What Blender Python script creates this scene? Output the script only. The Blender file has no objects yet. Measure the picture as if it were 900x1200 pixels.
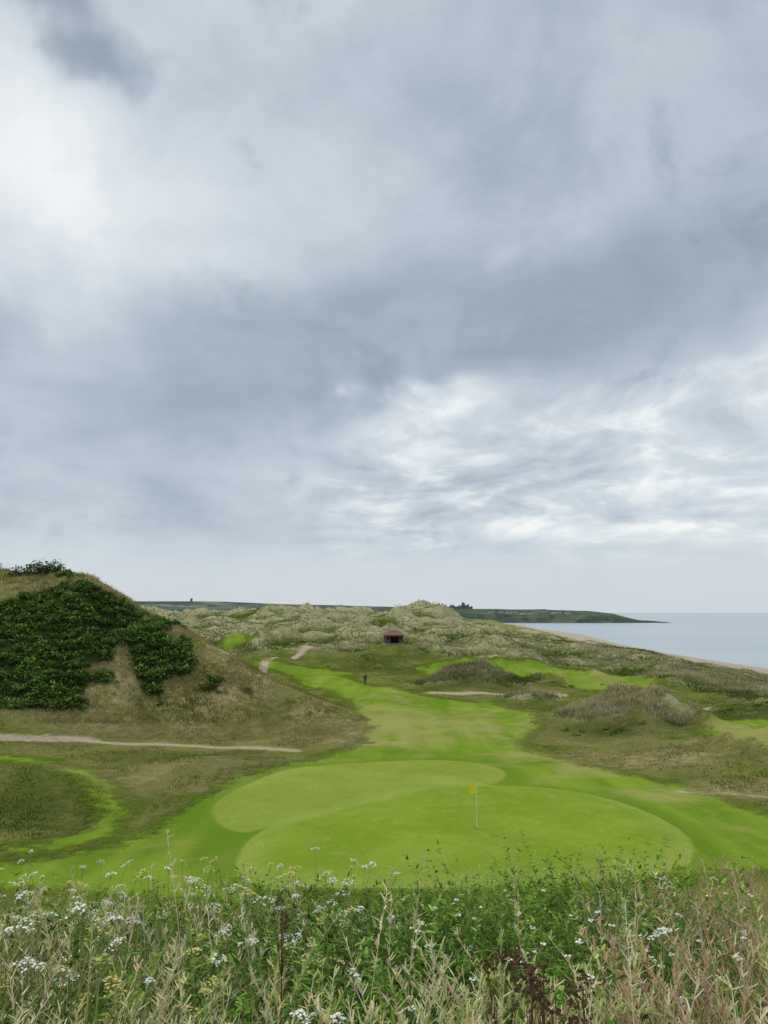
import bpy, bmesh, math, numpy as np
from mathutils import Vector
R = np.random.RandomState(7)
scene = bpy.context.scene
COL = scene.collection
EYE = 11.5          # eye height above the valley floor (m)
SEA = -8.0
# ------------------------------------------------------------------ numpy helpers
def sst(a, b, x):
    t = np.clip((x-a)/(b-a), 0, 1); return t*t*(3-2*t)
def vnoise(x, y, seed=0):
    x = np.asarray(x, float); y = np.asarray(y, float)
    xi = np.floor(x).astype(np.int64); yi = np.floor(y).astype(np.int64)
    fx = x-xi; fy = y-yi; fx = fx*fx*fx*(fx*(fx*6-15)+10); fy = fy*fy*fy*(fy*(fy*6-15)+10)
    def h(a, b):
        n = (a*374761393+b*668265263+seed*144269504) & 0xffffffff
        n = ((n ^ (n >> 13))*1274126177) & 0xffffffff
        return ((n ^ (n >> 16)) & 0xffffffff)/4294967295.0
    a = h(xi, yi); b = h(xi+1, yi); c = h(xi, yi+1); d = h(xi+1, yi+1)
    return (a+(b-a)*fx)*(1-fy)+(c+(d-c)*fx)*fy
def fbm(x, y, seed=0, o=4):
    s = 0; a = .5
    for i in range(o):
        s = s+a*(vnoise(x, y, seed+i*17)*2-1); x = x*1.97+y*.35+3.1; y = y*1.97-x*.17+1.7; a *= .5
    return s
def ridged(x, y, seed=0, o=3):
    s = 0; a = .55
    for i in range(o):
        s = s+a*(1-np.abs(vnoise(x, y, seed+i*31)*2-1)); x = x*2.03+1.3; y = y*2.03+7.7; a *= .45
    return s
def g2(x, y, cx, cy, sx, sy, rot=0):
    c, s = math.cos(rot), math.sin(rot)
    dx = x-cx; dy = y-cy
    return np.exp(-((dx*c+dy*s)/sx)**2-((-dx*s+dy*c)/sy)**2)
def sdf_poly(P, x, y):
    P = np.array(P, float); d = np.full(x.shape, 1e18); ins = np.zeros(x.shape, bool)
    n = len(P)
    for i in range(n):
        ax, ay = P[i]; bx, by = P[(i+1) % n]
        ex, ey = bx-ax, by-ay; L = ex*ex+ey*ey+1e-9
        t = np.clip(((x-ax)*ex+(y-ay)*ey)/L, 0, 1)
        d = np.minimum(d, (x-ax-t*ex)**2+(y-ay-t*ey)**2)
        c = ((ay > y) != (by > y))
        xx = ex*(y-ay)/(ey if abs(ey) > 1e-9 else 1e-9)+ax
        ins ^= (c & (x < xx))
    d = np.sqrt(d); return np.where(ins, -d, d)
def sdf_line(P, hw, x, y):
    d = np.full(x.shape, 1e18)
    for (ax, ay), (bx, by) in zip(P[:-1], P[1:]):
        ex, ey = bx-ax, by-ay; L = ex*ex+ey*ey+1e-9
        t = np.clip(((x-ax)*ex+(y-ay)*ey)/L, 0, 1)
        d = np.minimum(d, (x-ax-t*ex)**2+(y-ay-t*ey)**2)
    return np.sqrt(d)-hw
def smooth_poly(P, n=2):
    P = [tuple(p) for p in P]
    for _ in range(n):
        Q = []
        for i in range(len(P)):
            a = P[i]; b = P[(i+1) % len(P)]
            Q.append((a[0]*.75+b[0]*.25, a[1]*.75+b[1]*.25)); Q.append((a[0]*.25+b[0]*.75, a[1]*.25+b[1]*.75))
        P = Q
    return P
# image pixel coordinates cast along camera rays to place ground features (pixels -> metres)
def pixel_ray(px, py):
    u = (px-450)/890.; v = (600-py)/890.
    return np.array([u, .9913-.1314*v, .1314+.9913*v])
def flat(px, py, z=0.0):
    d = pixel_ray(px, py); t = (z-EYE)/d[2]; return (d[0]*t, d[1]*t)
# ------------------------------------------------------------------ terrain heightfield
GREEN_F = smooth_poly([flat(*p) for p in [(275,1050),(278,1012),(300,982),(365,965),(430,950),(480,936),(545,926),(630,925),(710,938),(775,962),(812,990),(815,1012),(780,1030),(640,1045),(450,1056)]])
GREEN_B = smooth_poly([flat(*p) for p in [(246,955),(256,938),(290,922),(345,906),(430,894),(520,892),(575,898),(600,910),(560,930),(480,945),(400,962),(310,982),(262,975)]])
HUT = (2.1, 168.0)
RIDGE = [(-3,82,.3),(-20,90,7.6),(-38,97,15.6),(-56,101,17.4),(-85,104,16.5),(-130,110,13)]
def hill_left(x, y):
    out = np.zeros(x.shape)
    for (ax, ay, ah), (bx, by, bh) in zip(RIDGE[:-1], RIDGE[1:]):
        ex, ey = bx-ax, by-ay; L = ex*ex+ey*ey
        t = np.clip(((x-ax)*ex+(y-ay)*ey)/L, 0, 1)
        d = np.sqrt((x-ax-t*ex)**2+(y-ay-t*ey)**2)
        h = ah+(bh-ah)*t; W = 5+h*1.45
        c = np.clip(1-d/W, 0, 1)
        out = np.maximum(out, h*(.45*c+.55*c*c*(3-2*c)))
    return out
def shore(y):
    return 118+.09*(np.clip(y, -500, 1300)-100)+6*np.sin(y/90.)
def duneMask(x, y):
    m = sst(150, 180, y+12*fbm(x/18, y/18, 5, 2)+.10*np.abs(x-2))
    m = np.maximum(m, sst(34, 48, x-.06*(y-100)+7*fbm(x/14, y/14, 9, 2))*sst(72, 105, y))
    m = np.maximum(m, sst(22, 40, -x+6*fbm(x/14, y/14, 19, 2))*sst(118, 140, y))
    return m
def H(x, y):
    x = np.asarray(x, float); y = np.asarray(y, float)
    bank = np.interp(y, [-400,-6,0,2,4,6,8,11,15,20,28,36], [10,10.1,9.9,9.7,9.28,8.74,7.95,6.1,3.9,1.9,.15,0])
    bank = bank*(1-sst(60, 120, np.abs(x)))+ (1-sst(10, 40, y))*2*fbm(x/40, y/40, 77, 2)*sst(8,30,np.abs(x))
    bank = bank + .12*fbm(x/2.5, y/2.5, 13, 2)*(1-sst(12, 24, y))
    z = bank
    roll = sst(56, 80, y)
    z = z + roll*(1.0*fbm(x/20, y/22, 3, 3)+.45*fbm(x/6, y/7, 4, 2))
    z = z + (4.2-3.0*sst(22, 46, x))*sst(128, 190, y)
    z = z + 7.0*np.exp(-((y-385)/105.)**2)*(1-sst(15, 85, x))
    z = z + (5.0+2.0*fbm(x/9, y/9, 88, 2))*g2(x, y, 8, 300, 21, 26)+2.5*g2(x, y, -45, 330, 30, 18)+1.2*g2(x, y, 34, 270, 12, 18)+1.8*g2(x,y,-22,260,12,14)
    dm = duneMask(x, y)
    amp = 8.0*(1-.66*sst(20, 46, x))*(1+.15*sst(230, 330, y))*(1-.6*sst(600, 900, y))
    dn = ridged(x/20., y/20., 41, 3)-.55
    z = z + dm*(amp*dn*1.05+(1.9-.8*sst(20,46,x))*fbm(x/7, y/7, 21, 3))
    # coastal dune ridge
    cx = 54+2*np.sin(y/23.)-10*sst(200, 300, y)
    z = z + 0.9*np.exp(-((x-cx)/11.)**2)*sst(66, 108, y)*(1-sst(330, 420, y)) - 1.9*sst(52, 78, x)*sst(60, 110, y)
    # mounds on the course
    lump = 1+.6*fbm(x/3.2, y/2.8, 55, 3)
    z = z + lump*(3.3*g2(x, y, 13.5, 119, 8.5, 3.6)+3.1*g2(x, y, 24.5, 83, 6.4, 4.2, -.5)+1.5*g2(x, y, 30, 79, 4, 4)
        +2.0*g2(x, y, 30.5, 63, 5.5, 8)+1.9*g2(x, y, -3.5, 178, 7, 5)+2.0*g2(x,y,-22,150,9,5)
        +1.9*g2(x, y, 33, 128, 14, 5)+1.5*g2(x, y, 46, 88, 9, 6) +2.1*g2(x,y,-1,151,8,3)+2.2*g2(x,y,25,150,12,5)+1.3*g2(x,y,36,104,9,4)
        +1.3*g2(x,y,19,100,5,3)+1.2*g2(x,y,40,116,6,4))
    # hollow and grassy bowl, near left
    z = z + 1.7*g2(x, y, -23.5, 50, 5.2, 4.2)+.9*g2(x, y, -12.5, 58, 6, 4)-.5*g2(x, y, -17, 46, 2.5, 6)
    hl = hill_left(x, y)
    z = z + hl*(1+.08*fbm(x/8, y/8, 61, 3))+(.8*fbm(x/4, y/4, 62, 3)+1.0*fbm(x/11,y/9,63,2))*sst(1, 5, hl)
    # raised green
    gf = sdf_poly(GREEN_F, x, y)
    z = z + .85*(1-sst(-2.2, 1.6, gf))*(1-.35*sst(-10, 12, x))
    gb = sdf_poly(GREEN_B, x, y)
    z = z + .35*(1-sst(-2.0, 1.2, gb))
    # hut pad
    w = np.exp(-(((x-HUT[0])/6.)**2+((y-HUT[1]+1)/5.)**2)**2)
    z = z*(1-w)+4.8*w
    z = z - np.maximum(z-4.2, 0)*np.exp(-((x-1.6)/6)**2)*sst(150, 155, y)*(1-sst(160, 165, y))
    # coast
    s = x-shore(y)
    z = z*(1-sst(-60, -24, s))+(-6.6)*sst(-60, -24, s)
    z = z - 1.4*sst(-24, 0, s)-3*sst(0, 40, s)-6*sst(40, 400, s)
    return z
def hit(px, py):
    d = pixel_ray(px, py)
    t = np.concatenate([np.linspace(24, 400, 3000), np.geomspace(400, 4000, 800)])
    x = d[0]*t; y = d[1]*t; z = EYE+d[2]*t
    below = np.nonzero(z < H(x, y))[0]
    i = below[0] if len(below) else len(t)-1
    return (float(x[i]), float(y[i]))
def hz(x, y): return float(H(np.array([x]), np.array([y]))[0])
FAIR = [smooth_poly([hit(*p) for p in q], 2) for q in [
 [(-40,1015),(60,1003),(150,985),(205,950),(255,915),(330,893),(400,880),(432,862),(425,838),(395,815),(345,795),(325,782),(375,780),(430,800),(480,812),(545,822),(620,832),(640,850),(610,868),(640,886),(760,910),(950,965),(950,1020),(700,1050),(300,1060),(-40,1050)],
 [(480,778),(560,772),(640,778),(720,790),(790,800),(740,806),(650,796),(600,790),(540,785),(490,786)],
 [(228,748),(262,742),(302,744),(306,752),(262,758),(232,757)],
 [(810,840),(860,836),(940,848),(940,890),(890,885),(830,868)],
 [(290,774),(330,774),(410,786),(418,792),(350,790),(300,782)]]]
PATHS = [([hit(*p) for p in [(-60,862),(0,865),(100,868),(200,873),(290,876),(345,880)]], .65),
         ([hit(*p) for p in [(508,812),(560,812),(600,814),(655,815)]], 1.1),
         ([hit(*p) for p in [(790,826),(830,829)]], .35),
         ([hit(*p) for p in [(262,764),(310,776),(345,771),(372,758)]], .8),
         ([hit(*p) for p in [(800,928),(850,930),(940,938)]], .15)]
RING = [hit(*p) for p in [(-20,1002),(60,994),(112,975),(134,950),(118,922),(75,900),(30,890),(-20,886)]]
DRY = [(hit(180,905),14,5,.6),(hit(30,930),6,4,.3),(hit(410,865),6,6,.8),(hit(780,885),14,6,.8),(hit(700,870),8,4,.6),(hit(520,835),7,4,.25),
       (hit(860,925),8,3,.7),(hit(610,812),14,5,.8),(hit(300,830),30,14,.9),(hit(640,898),9,2.5,.4),(hit(760,845),14,6,.5),(hit(560,858),5,6,.25),(hit(690,790),12,6,.4),(hit(465,815),5,9,.35),(hit(220,925),6,2,.4)]
DARKG = [(hit(55,945),5,3.2,.7),(hit(712,858),5,3,.9),(hit(440,776),7,5,.7),(hit(870,830),6,3,.9),(hit(600,800),4,4,.6),(hit(545,803),7,1.5,.5),(hit(20,1000),8,2,.4),
         (hit(840,800),9,4,.4),(hit(680,783),8,5,.3),(hit(560,840),7,2,.35),(hit(300,905),8,2,.35)]
GORSE = [(hit(*p), a, b_) for p, a, b_ in [((60,730),7,5),((130,735),6,5),((175,756),6,4.5),((20,770),6,5),((20,815),7,4),((100,775),7,5),((60,805),5,3.5),((110,705),5,3)]]
def masks(x, y):
    m = {}
    gf = sdf_poly(GREEN_F, x, y); gb = sdf_poly(GREEN_B, x, y)
    m['g'] = np.minimum(gf, gb); m['gf'] = gf
    f = np.full(x.shape, 1e9)
    for P in FAIR: f = np.minimum(f, sdf_poly(P, x, y))
    f = np.minimum(f, sdf_line(RING, 1.1, x, y))
    m['f'] = f
    p = np.full(x.shape, 1e9)
    for P, hw in PATHS: p = np.minimum(p, sdf_line(P, hw, x, y))
    m['p'] = p
    d = np.zeros(x.shape)
    for (c, sx, sy, a) in DRY: d = np.maximum(d, a*g2(x, y, c[0], c[1], sx, sy))
    hl = hill_left(x, y)
    d = np.maximum(d, .55*sst(.6, 2.5, hl))
    m['dry'] = d
    k = np.zeros(x.shape)
    for (c, sx, sy, a) in DARKG: k = np.maximum(k, a*g2(x, y, c[0], c[1], sx, sy))
    m['dark'] = k
    mar = duneMask(x, y)
    mnd = np.zeros(x.shape)
    for c in [(13.5,119,9,4),(24.5,83.5,6.4,4.2),(30,79,4,4),(-3.5,178,7,5),(33,128,12,4),(25,150,12,5),(19,100,4,2.5),(40,116,5,3)]:
        mnd = np.maximum(mnd, 1.15*g2(x, y, *c))
    mar = np.maximum(mar, mnd*(1+.6*fbm(x/3, y/3, 15, 2)))
    m['mnd'] = mnd
    m['mar'] = np.clip(mar, 0, 1)*(1-sst(.8, 3, hl))*sst(-.5, 2.0, f)
    gg = np.zeros(x.shape)
    for c, sx, sy in GORSE: gg = np.maximum(gg, g2(x, y, c[0], c[1], sx, sy))
    gg = np.maximum(gg, .7*sst(-52, -60, x)*sst(3, 6, hl))
    m['gor'] = sst(.36, .48, gg+1.0*fbm(x/3.6, y/3.6, 91, 4)-.04)*sst(1.6, 3.0, hl)*(y < 101)*sst(16.4, 15.0, hl)
    m['beach'] = sst(-31, -26, x-shore(y)+4*fbm(x/12, y/12, 8, 2))
    m['hl'] = hl
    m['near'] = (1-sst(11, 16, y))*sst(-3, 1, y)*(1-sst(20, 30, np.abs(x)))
    return m
# ------------------------------------------------------------------ mesh + material helpers
def mk(name, V, F, mats, attrs=None, col=None, smooth=True, normals=None):
    me = bpy.data.meshes.new(name)
    V = np.ascontiguousarray(V, np.float32); F = np.ascontiguousarray(F, np.int32)
    n, k = F.shape
    me.vertices.add(len(V)); me.vertices.foreach_set('co', V.ravel())
    me.loops.add(n*k); me.loops.foreach_set('vertex_index', F.ravel())
    me.polygons.add(n); me.polygons.foreach_set('loop_start', np.arange(0, n*k, k, dtype=np.int32))
    me.update(calc_edges=True)
    me.polygons.foreach_set('use_smooth', np.full(n, smooth, bool))
    if attrs:
        for kx, a in attrs.items():
            at = me.attributes.new(kx, 'FLOAT', 'POINT'); at.data.foreach_set('value', np.ascontiguousarray(a, np.float32))
    if col is not None:
        at = me.attributes.new('col', 'FLOAT_COLOR', 'POINT')
        c4 = np.ones((len(V), 4), np.float32); c4[:, :3] = col; at.data.foreach_set('color', c4.ravel())
    for m in (mats if isinstance(mats, (list, tuple)) else [mats]): me.materials.append(m)
    if normals is not None:
        me.normals_split_custom_set_from_vertices(np.asarray(normals, float).tolist())
    ob = bpy.data.objects.new(name, me); COL.objects.link(ob); return ob
class NT:
    def __init__(s, tree): s.t = tree; s.n = tree.nodes; s.l = tree.links
    def new(s, ty, **kw):
        n = s.n.new(ty)
        for k, v in kw.items(): setattr(n, k, v)
        return n
    def put(s, sock, v):
        if isinstance(v, bpy.types.NodeSocket): s.l.new(v, sock)
        elif v is not None: sock.default_value = v
    def m(s, op, a, b=None, c=None, clamp=False):
        n = s.new('ShaderNodeMath', operation=op, use_clamp=clamp)
        s.put(n.inputs[0], a); s.put(n.inputs[1], b)
        if c is not None: s.put(n.inputs[2], c)
        return n.outputs[0]
    def vm(s, op, a, b=None, scale=None):
        n = s.new('ShaderNodeVectorMath', operation=op); s.put(n.inputs[0], a)
        if b is not None: s.put(n.inputs[1], b)
        if scale is not None: s.put(n.inputs['Scale'], scale)
        return n.outputs[0]
    def ss(s, a, b, x):
        n = s.new('ShaderNodeMapRange', interpolation_type='SMOOTHSTEP')
        if a < b: fr, to, o = a, b, (0., 1.)
        else: fr, to, o = b, a, (1., 0.)
        s.put(n.inputs[0], x); s.put(n.inputs[1], fr); s.put(n.inputs[2], to); s.put(n.inputs[3], o[0]); s.put(n.inputs[4], o[1])
        return n.outputs[0]
    def noise(s, vec, scale, detail=4, rough=.55, dist=0., lac=2.0):
        n = s.new('ShaderNodeTexNoise'); s.put(n.inputs['Vector'], vec)
        n.inputs['Scale'].default_value = scale; n.inputs['Detail'].default_value = detail
        n.inputs['Roughness'].default_value = rough; n.inputs['Distortion'].default_value = dist; n.inputs['Lacunarity'].default_value = lac
        return n
    def mix(s, f, a, b):
        n = s.new('ShaderNodeMix', data_type='RGBA'); s.put(n.inputs[0], f)
        for i, v in ((6, a), (7, b)):
            if isinstance(v, (tuple, list)) and len(v) == 3: v = (*v, 1)
            s.put(n.inputs[i], v)
        return n.outputs[2]
    def attr(s, name, col=False):
        n = s.new('ShaderNodeAttribute', attribute_name=name); return n.outputs['Color' if col else 'Fac']
def newmat(name):
    m = bpy.data.materials.new(name); m.use_nodes = True
    t = NT(m.node_tree); b = m.node_tree.nodes['Principled BSDF']
    b.inputs['Specular IOR Level'].default_value = .15; b.inputs['Roughness'].default_value = .85
    return m, t, b
def simple(name, c, rough=.8, var=.15, scale=8, metallic=0, spec=.2):
    m, t, b = newmat(name)
    tc = t.new('ShaderNodeTexCoord').outputs['Object']
    n = t.noise(tc, scale, 5).outputs[0]
    lo = tuple(v*(1-var) for v in c); hi = tuple(min(1, v*(1+var)) for v in c)
    t.put(b.inputs['Base Color'], t.mix(n, lo, hi)); b.inputs['Roughness'].default_value = rough
    b.inputs['Metallic'].default_value = metallic; b.inputs['Specular IOR Level'].default_value = spec
    return m
def leafmat(name, trans=.3):
    m, t, b = newmat(name)
    cc = t.attr('col', True)
    d = t.new('ShaderNodeBsdfDiffuse'); t.put(d.inputs[0], cc)
    tr = t.new('ShaderNodeBsdfTranslucent'); t.put(tr.inputs[0], cc)
    mx = t.new('ShaderNodeMixShader'); mx.inputs[0].default_value = trans
    t.l.new(d.outputs[0], mx.inputs[1]); t.l.new(tr.outputs[0], mx.inputs[2])
    t.l.new(mx.outputs[0], m.node_tree.nodes['Material Output'].inputs[0]); return m
# ------------------------------------------------------------------ ground material
GM, t, b = newmat('links_ground')
P = t.new('ShaderNodeTexCoord').outputs['Object']
nL = t.noise(P, .045, 3, .6, .6).outputs[0]
nM = t.noise(P, .22, 4, .6, .4).outputs[0]
nS = t.noise(P, 1.3, 4, .65).outputs[0]
nF = t.noise(P, 9, 3, .7).outputs[0]
mp = t.new('ShaderNodeMapping'); t.l.new(P, mp.inputs[0]); mp.inputs['Rotation'].default_value = (0, 0, .35); mp.inputs['Scale'].default_value = (1, .12, 1)
nStr = t.noise(mp.outputs[0], .55, 3, .5, .3).outputs[0]
wob = t.m('MULTIPLY_ADD', nS, 1.2, -.6)
A = t.attr
cav = A('cav')    # local relief: crests +, hollows -; darkened hollows paint shade and greener growth
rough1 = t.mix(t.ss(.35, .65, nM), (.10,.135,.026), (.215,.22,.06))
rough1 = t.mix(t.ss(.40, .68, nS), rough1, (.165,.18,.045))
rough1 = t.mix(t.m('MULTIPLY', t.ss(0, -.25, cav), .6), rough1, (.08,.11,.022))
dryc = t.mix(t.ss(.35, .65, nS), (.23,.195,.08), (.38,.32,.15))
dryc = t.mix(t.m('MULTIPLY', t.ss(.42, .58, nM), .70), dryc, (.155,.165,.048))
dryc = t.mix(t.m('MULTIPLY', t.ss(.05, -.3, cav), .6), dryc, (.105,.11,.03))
dryF = t.m('ADD', A('dry'), t.m('MULTIPLY_ADD', nM, 1.5, -.78))
c = t.mix(t.ss(.1, .62, dryF), rough1, dryc)
# fairway
fw = t.mix(t.ss(.3, .7, nStr), (.12,.205,.017), (.19,.275,.03))
fw = t.mix(t.m('MULTIPLY', t.ss(.50, .68, nM), .6), fw, (.26,.28,.07))
fw = t.mix(t.m('MULTIPLY', t.ss(.50, .60, nL), .6), fw, (.095,.17,.015))
fw = t.mix(t.m('MULTIPLY', t.ss(.42, .70, nF), .45), fw, (.085,.14,.014))
fw = t.mix(t.m('MULTIPLY', t.ss(.45, .7, nS), .30), fw, (.225,.275,.045))
fw = t.mix(t.m('MULTIPLY', t.ss(.10, .65, dryF), .75), fw, (.29,.27,.095))
fm = t.ss(1.1, -1.1, t.m('ADD', t.m('ADD', A('f'), t.m('MULTIPLY', wob, 2.6)), t.m('MULTIPLY_ADD', nM, 4, -2)))
c = t.mix(fm, c, fw)
c = t.mix(t.m('MULTIPLY', A('dark'), t.ss(.25, .6, nS)), c, (.055,.075,.018))
# marram
mr = t.mix(t.ss(.32, .62, nS), (.13,.15,.042), (.32,.31,.15))
mr = t.mix(t.m('MULTIPLY', t.ss(.46, .56, nL), .75), mr, (.125,.17,.03))
mr = t.mix(t.m('MULTIPLY', t.ss(.5, .66, nM), .5), mr, (.40,.37,.21))
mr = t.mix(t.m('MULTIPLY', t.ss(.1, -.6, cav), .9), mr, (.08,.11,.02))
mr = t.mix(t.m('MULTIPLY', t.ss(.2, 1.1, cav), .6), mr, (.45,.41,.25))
c = t.mix(t.ss(.25, .65, t.m('ADD', A('mar'), t.m('MULTIPLY_ADD', nM, .8, -.4))), c, mr)
# green
gfr = t.mix(t.ss(.35, .65, nM), (.165,.245,.024), (.215,.29,.038))
gbk = t.mix(t.ss(.35, .65, nM), (.205,.265,.040), (.25,.30,.060))
gc = t.mix(t.ss(.25, -.25, A('gf')), gbk, gfr)
gc = t.mix(t.m('MULTIPLY', t.ss(.45, .62, nL), .35), gc, (.145,.225,.022))
gc = t.mix(t.m('MULTIPLY', t.ss(-1.8, -.2, A('gf')), t.m('MULTIPLY', t.ss(.6, -.1, A('gf')), .35)), gc, (.30,.35,.10))  # pale rim on the front tier paints its lit crest
gc = t.mix(t.m('MULTIPLY', t.ss(.42, .66, nF), .40), gc, (.13,.195,.018))
gc = t.mix(t.m('MULTIPLY', t.ss(.50, .70, nS), .35), gc, (.27,.315,.07))
ge = t.m('ADD', A('g'), t.m('MULTIPLY', wob, .4))
c = t.mix(t.m('MULTIPLY', t.ss(2.4, 1.2, ge), .6), c, (.105,.185,.016))
c = t.mix(t.ss(.2, -.15, ge), c, gc)
# sand
sd = t.mix(nS, (.34,.28,.17), (.54,.45,.32))
c = t.mix(t.ss(.4, -.4, t.m('ADD', A('p'), t.m('MULTIPLY', wob, 1.5))), c, sd)
c = t.mix(A('gor'), c, (.035,.05,.015))
c = t.mix(A('beach'), c, t.mix(nS, (.38,.32,.25), (.48,.41,.32)))
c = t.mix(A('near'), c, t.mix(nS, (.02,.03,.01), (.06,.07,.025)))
b.inputs['Roughness'].default_value = 1.0; b.inputs['Specular IOR Level'].default_value = 0
t.put(b.inputs['Base Color'], c)
mown = t.m('MAXIMUM', fm, t.ss(.2, -.2, ge))
hgt = t.m('ADD', t.m('MULTIPLY', nS, .7), t.m('ADD', t.m('MULTIPLY', nF, .14), t.m('MULTIPLY', nM, 1.0)))
hgt = t.m('MULTIPLY', hgt, t.m('MULTIPLY_ADD', mown, -.74, 1.0))
bp = t.new('ShaderNodeBump'); bp.inputs['Strength'].default_value = 1.0; bp.inputs['Distance'].default_value = 1.0
t.put(bp.inputs['Height'], hgt); t.l.new(bp.outputs[0], b.inputs['Normal'])
# ------------------------------------------------------------------ terrain sheet (polar grid, split by land use)
rr = np.concatenate([[.01], np.linspace(.5, 8, 36), np.geomspace(8, 600, 560)[1:], np.geomspace(600, 30000, 90)[1:]])
aa = np.concatenate([np.linspace(-180, -60, 40, endpoint=False), np.linspace(-60, -34, 50, endpoint=False), np.linspace(-34, 34, 460, endpoint=False),
                     np.linspace(34, 60, 50, endpoint=False), np.linspace(60, 180, 40, endpoint=False)])
aa = np.radians(aa)
RR, AA = np.meshgrid(rr, aa, indexing='ij'); X = RR*np.sin(AA); Y = RR*np.cos(AA)
Z = H(X, Y)
PP = np.stack([X, Y, Z], -1)
dA = np.roll(PP, -1, 1)-np.roll(PP, 1, 1)
dR = np.gradient(PP, axis=0)
NN = np.cross(dA, dR); NN /= np.linalg.norm(NN, axis=-1, keepdims=True)+1e-12
NN[NN[..., 2] < 0] *= -1; NN[0] = (0, 0, 1)
def boxblur(Q, w, ax):
    s = np.zeros_like(Q)
    for k in range(-w, w+1): s += np.roll(Q, k, ax)
    return s/(2*w+1)
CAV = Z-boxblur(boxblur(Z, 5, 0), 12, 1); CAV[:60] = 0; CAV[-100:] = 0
nr, na = X.shape
I = np.arange(nr*na).reshape(nr, na); J = np.roll(I, -1, 1)
F = np.stack([I[:-1], I[1:], J[1:], J[:-1]], -1).reshape(-1, 4)
F = F[:, ::-1]
V = PP.reshape(-1, 3); N = NN.reshape(-1, 3)
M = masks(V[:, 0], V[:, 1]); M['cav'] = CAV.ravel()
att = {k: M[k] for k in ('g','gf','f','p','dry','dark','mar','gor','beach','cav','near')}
fc = lambda k: M[k][F].mean(1)
lab = np.zeros(len(F), int)
lab[fc('hl') > .8] = 1
lab[fc('mar') > .5] = 2
lab[fc('f') < 0] = 3
lab[fc('g') < .2] = 4
lab[fc('p') < .4] = 5
lab[fc('beach') > .5] = 6
for i, nm in enumerate(['ground','grassy_hill','sand_dunes','fairway','putting_green','sandy_path','beach']):
    f = F[lab == i]
    if not len(f): continue
    u, inv = np.unique(f.ravel(), return_inverse=True)
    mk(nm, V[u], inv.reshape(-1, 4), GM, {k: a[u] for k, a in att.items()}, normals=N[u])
# ------------------------------------------------------------------ sea
SM, t, b = newmat('sea_water')
P = t.new('ShaderNodeTexCoord').outputs['Object']
b.inputs['Roughness'].default_value = .3; b.inputs['Specular IOR Level'].default_value = .5; b.inputs['IOR'].default_value = 1.33
n1 = t.noise(P, .004, 3).outputs[0]
mp = t.new('ShaderNodeMapping'); t.l.new(P, mp.inputs[0]); mp.inputs['Scale'].default_value = (.25, 1, 1)
n2 = t.noise(mp.outputs[0], .35, 5, .6).outputs[0]; n3 = t.noise(mp.outputs[0], .02, 4, .6).outputs[0]
sc_ = t.mix(n1, (.28,.335,.375), (.37,.43,.465)); sc_ = t.mix(t.m('MULTIPLY', t.ss(.45, .65, n3), .5), sc_, (.24,.29,.33))
t.put(b.inputs['Base Color'], sc_)
bp = t.new('ShaderNodeBump'); bp.inputs['Strength'].default_value = .22; bp.inputs['Distance'].default_value = .3
t.put(bp.inputs['Height'], n2); t.l.new(bp.outputs[0], b.inputs['Normal'])
S = 60000
gx = np.array([0, 300, 1000, 4000, 15000, S]); gy = np.array([-S, -5000, -500, 0, 500, 2000, 8000, 30000, S])
vx, vy = np.meshgrid(gx, gy, indexing='ij')
idx = np.arange(vx.size).reshape(vx.shape)
FF = np.stack([idx[:-1, :-1], idx[1:, :-1], idx[1:, 1:], idx[:-1, 1:]], -1).reshape(-1, 4)
mk('sea', np.stack([vx.ravel()+80, vy.ravel(), np.full(vx.size, SEA)], 1), FF, SM)
# ------------------------------------------------------------------ headland and distant hills
def patch(name, x0, x1, y0, y1, nx, ny, hf, mat):
    xs = np.linspace(x0, x1, nx); ys = np.linspace(y0, y1, ny); XX, YY = np.meshgrid(xs, ys, indexing='ij'); ZZ = hf(XX, YY)
    idx = np.arange(nx*ny).reshape(nx, ny)
    FF = np.stack([idx[:-1, :-1], idx[1:, :-1], idx[1:, 1:], idx[:-1, 1:]], -1).reshape(-1, 4)
    return mk(name, np.stack([XX.ravel(), YY.ravel(), ZZ.ravel()], 1), FF, mat)
HM, t, b = newmat('headland_cover')
P = t.new('ShaderNodeTexCoord').outputs['Object']
sep = t.new('ShaderNodeSeparateXYZ'); t.l.new(t.new('ShaderNodeNewGeometry').outputs['Normal'], sep.inputs[0])
a1 = t.noise(P, .012, 4, .6, .5).outputs[0]; a2 = t.noise(P, .06, 5, .6).outputs[0]
c = t.mix(t.ss(.42, .58, a1), (.055,.078,.062), (.105,.125,.08)); c = t.mix(t.ss(.5, .7, a2), c, (.04,.057,.055))  # blue-grey cast in the cover colours stands in for distance haze
c = t.mix(t.ss(.8, .5, sep.outputs[2]), c, t.mix(a2, (.045,.055,.062), (.13,.115,.10)))
t.put(b.inputs['Base Color'], c); b.inputs['Specular IOR Level'].default_value = 0
def h_head(x, y):
    edge = 1450+30*fbm(x/60, y*0+3, 5, 3)
    prof = np.interp(x, [-200, 60, 200, 330, 420, 475, 505, 525, 550, 570], [28, 28, 27.5, 26, 23, 18, 7, 4, 3.4, -3])
    top = prof*(1+.06*fbm(x/50, y/70, 12, 3))
    w = sst(0, 45, y-edge+10*fbm(x/18, y/18, 2, 3))*(1-sst(1850, 2000, y))
    w = w*(.55+.45*sst(10, 160, y-edge))
    return SEA-2+(top+2)*w
patch('headland', -200, 590, 1400, 2050, 260, 90, h_head, HM)
DM, t, b = newmat('distant_fields')
P = t.new('ShaderNodeTexCoord').outputs['Object']
a1 = t.noise(P, .004, 3, .5, 1.).outputs[0]; a2 = t.noise(P, .02, 4).outputs[0]
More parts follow.
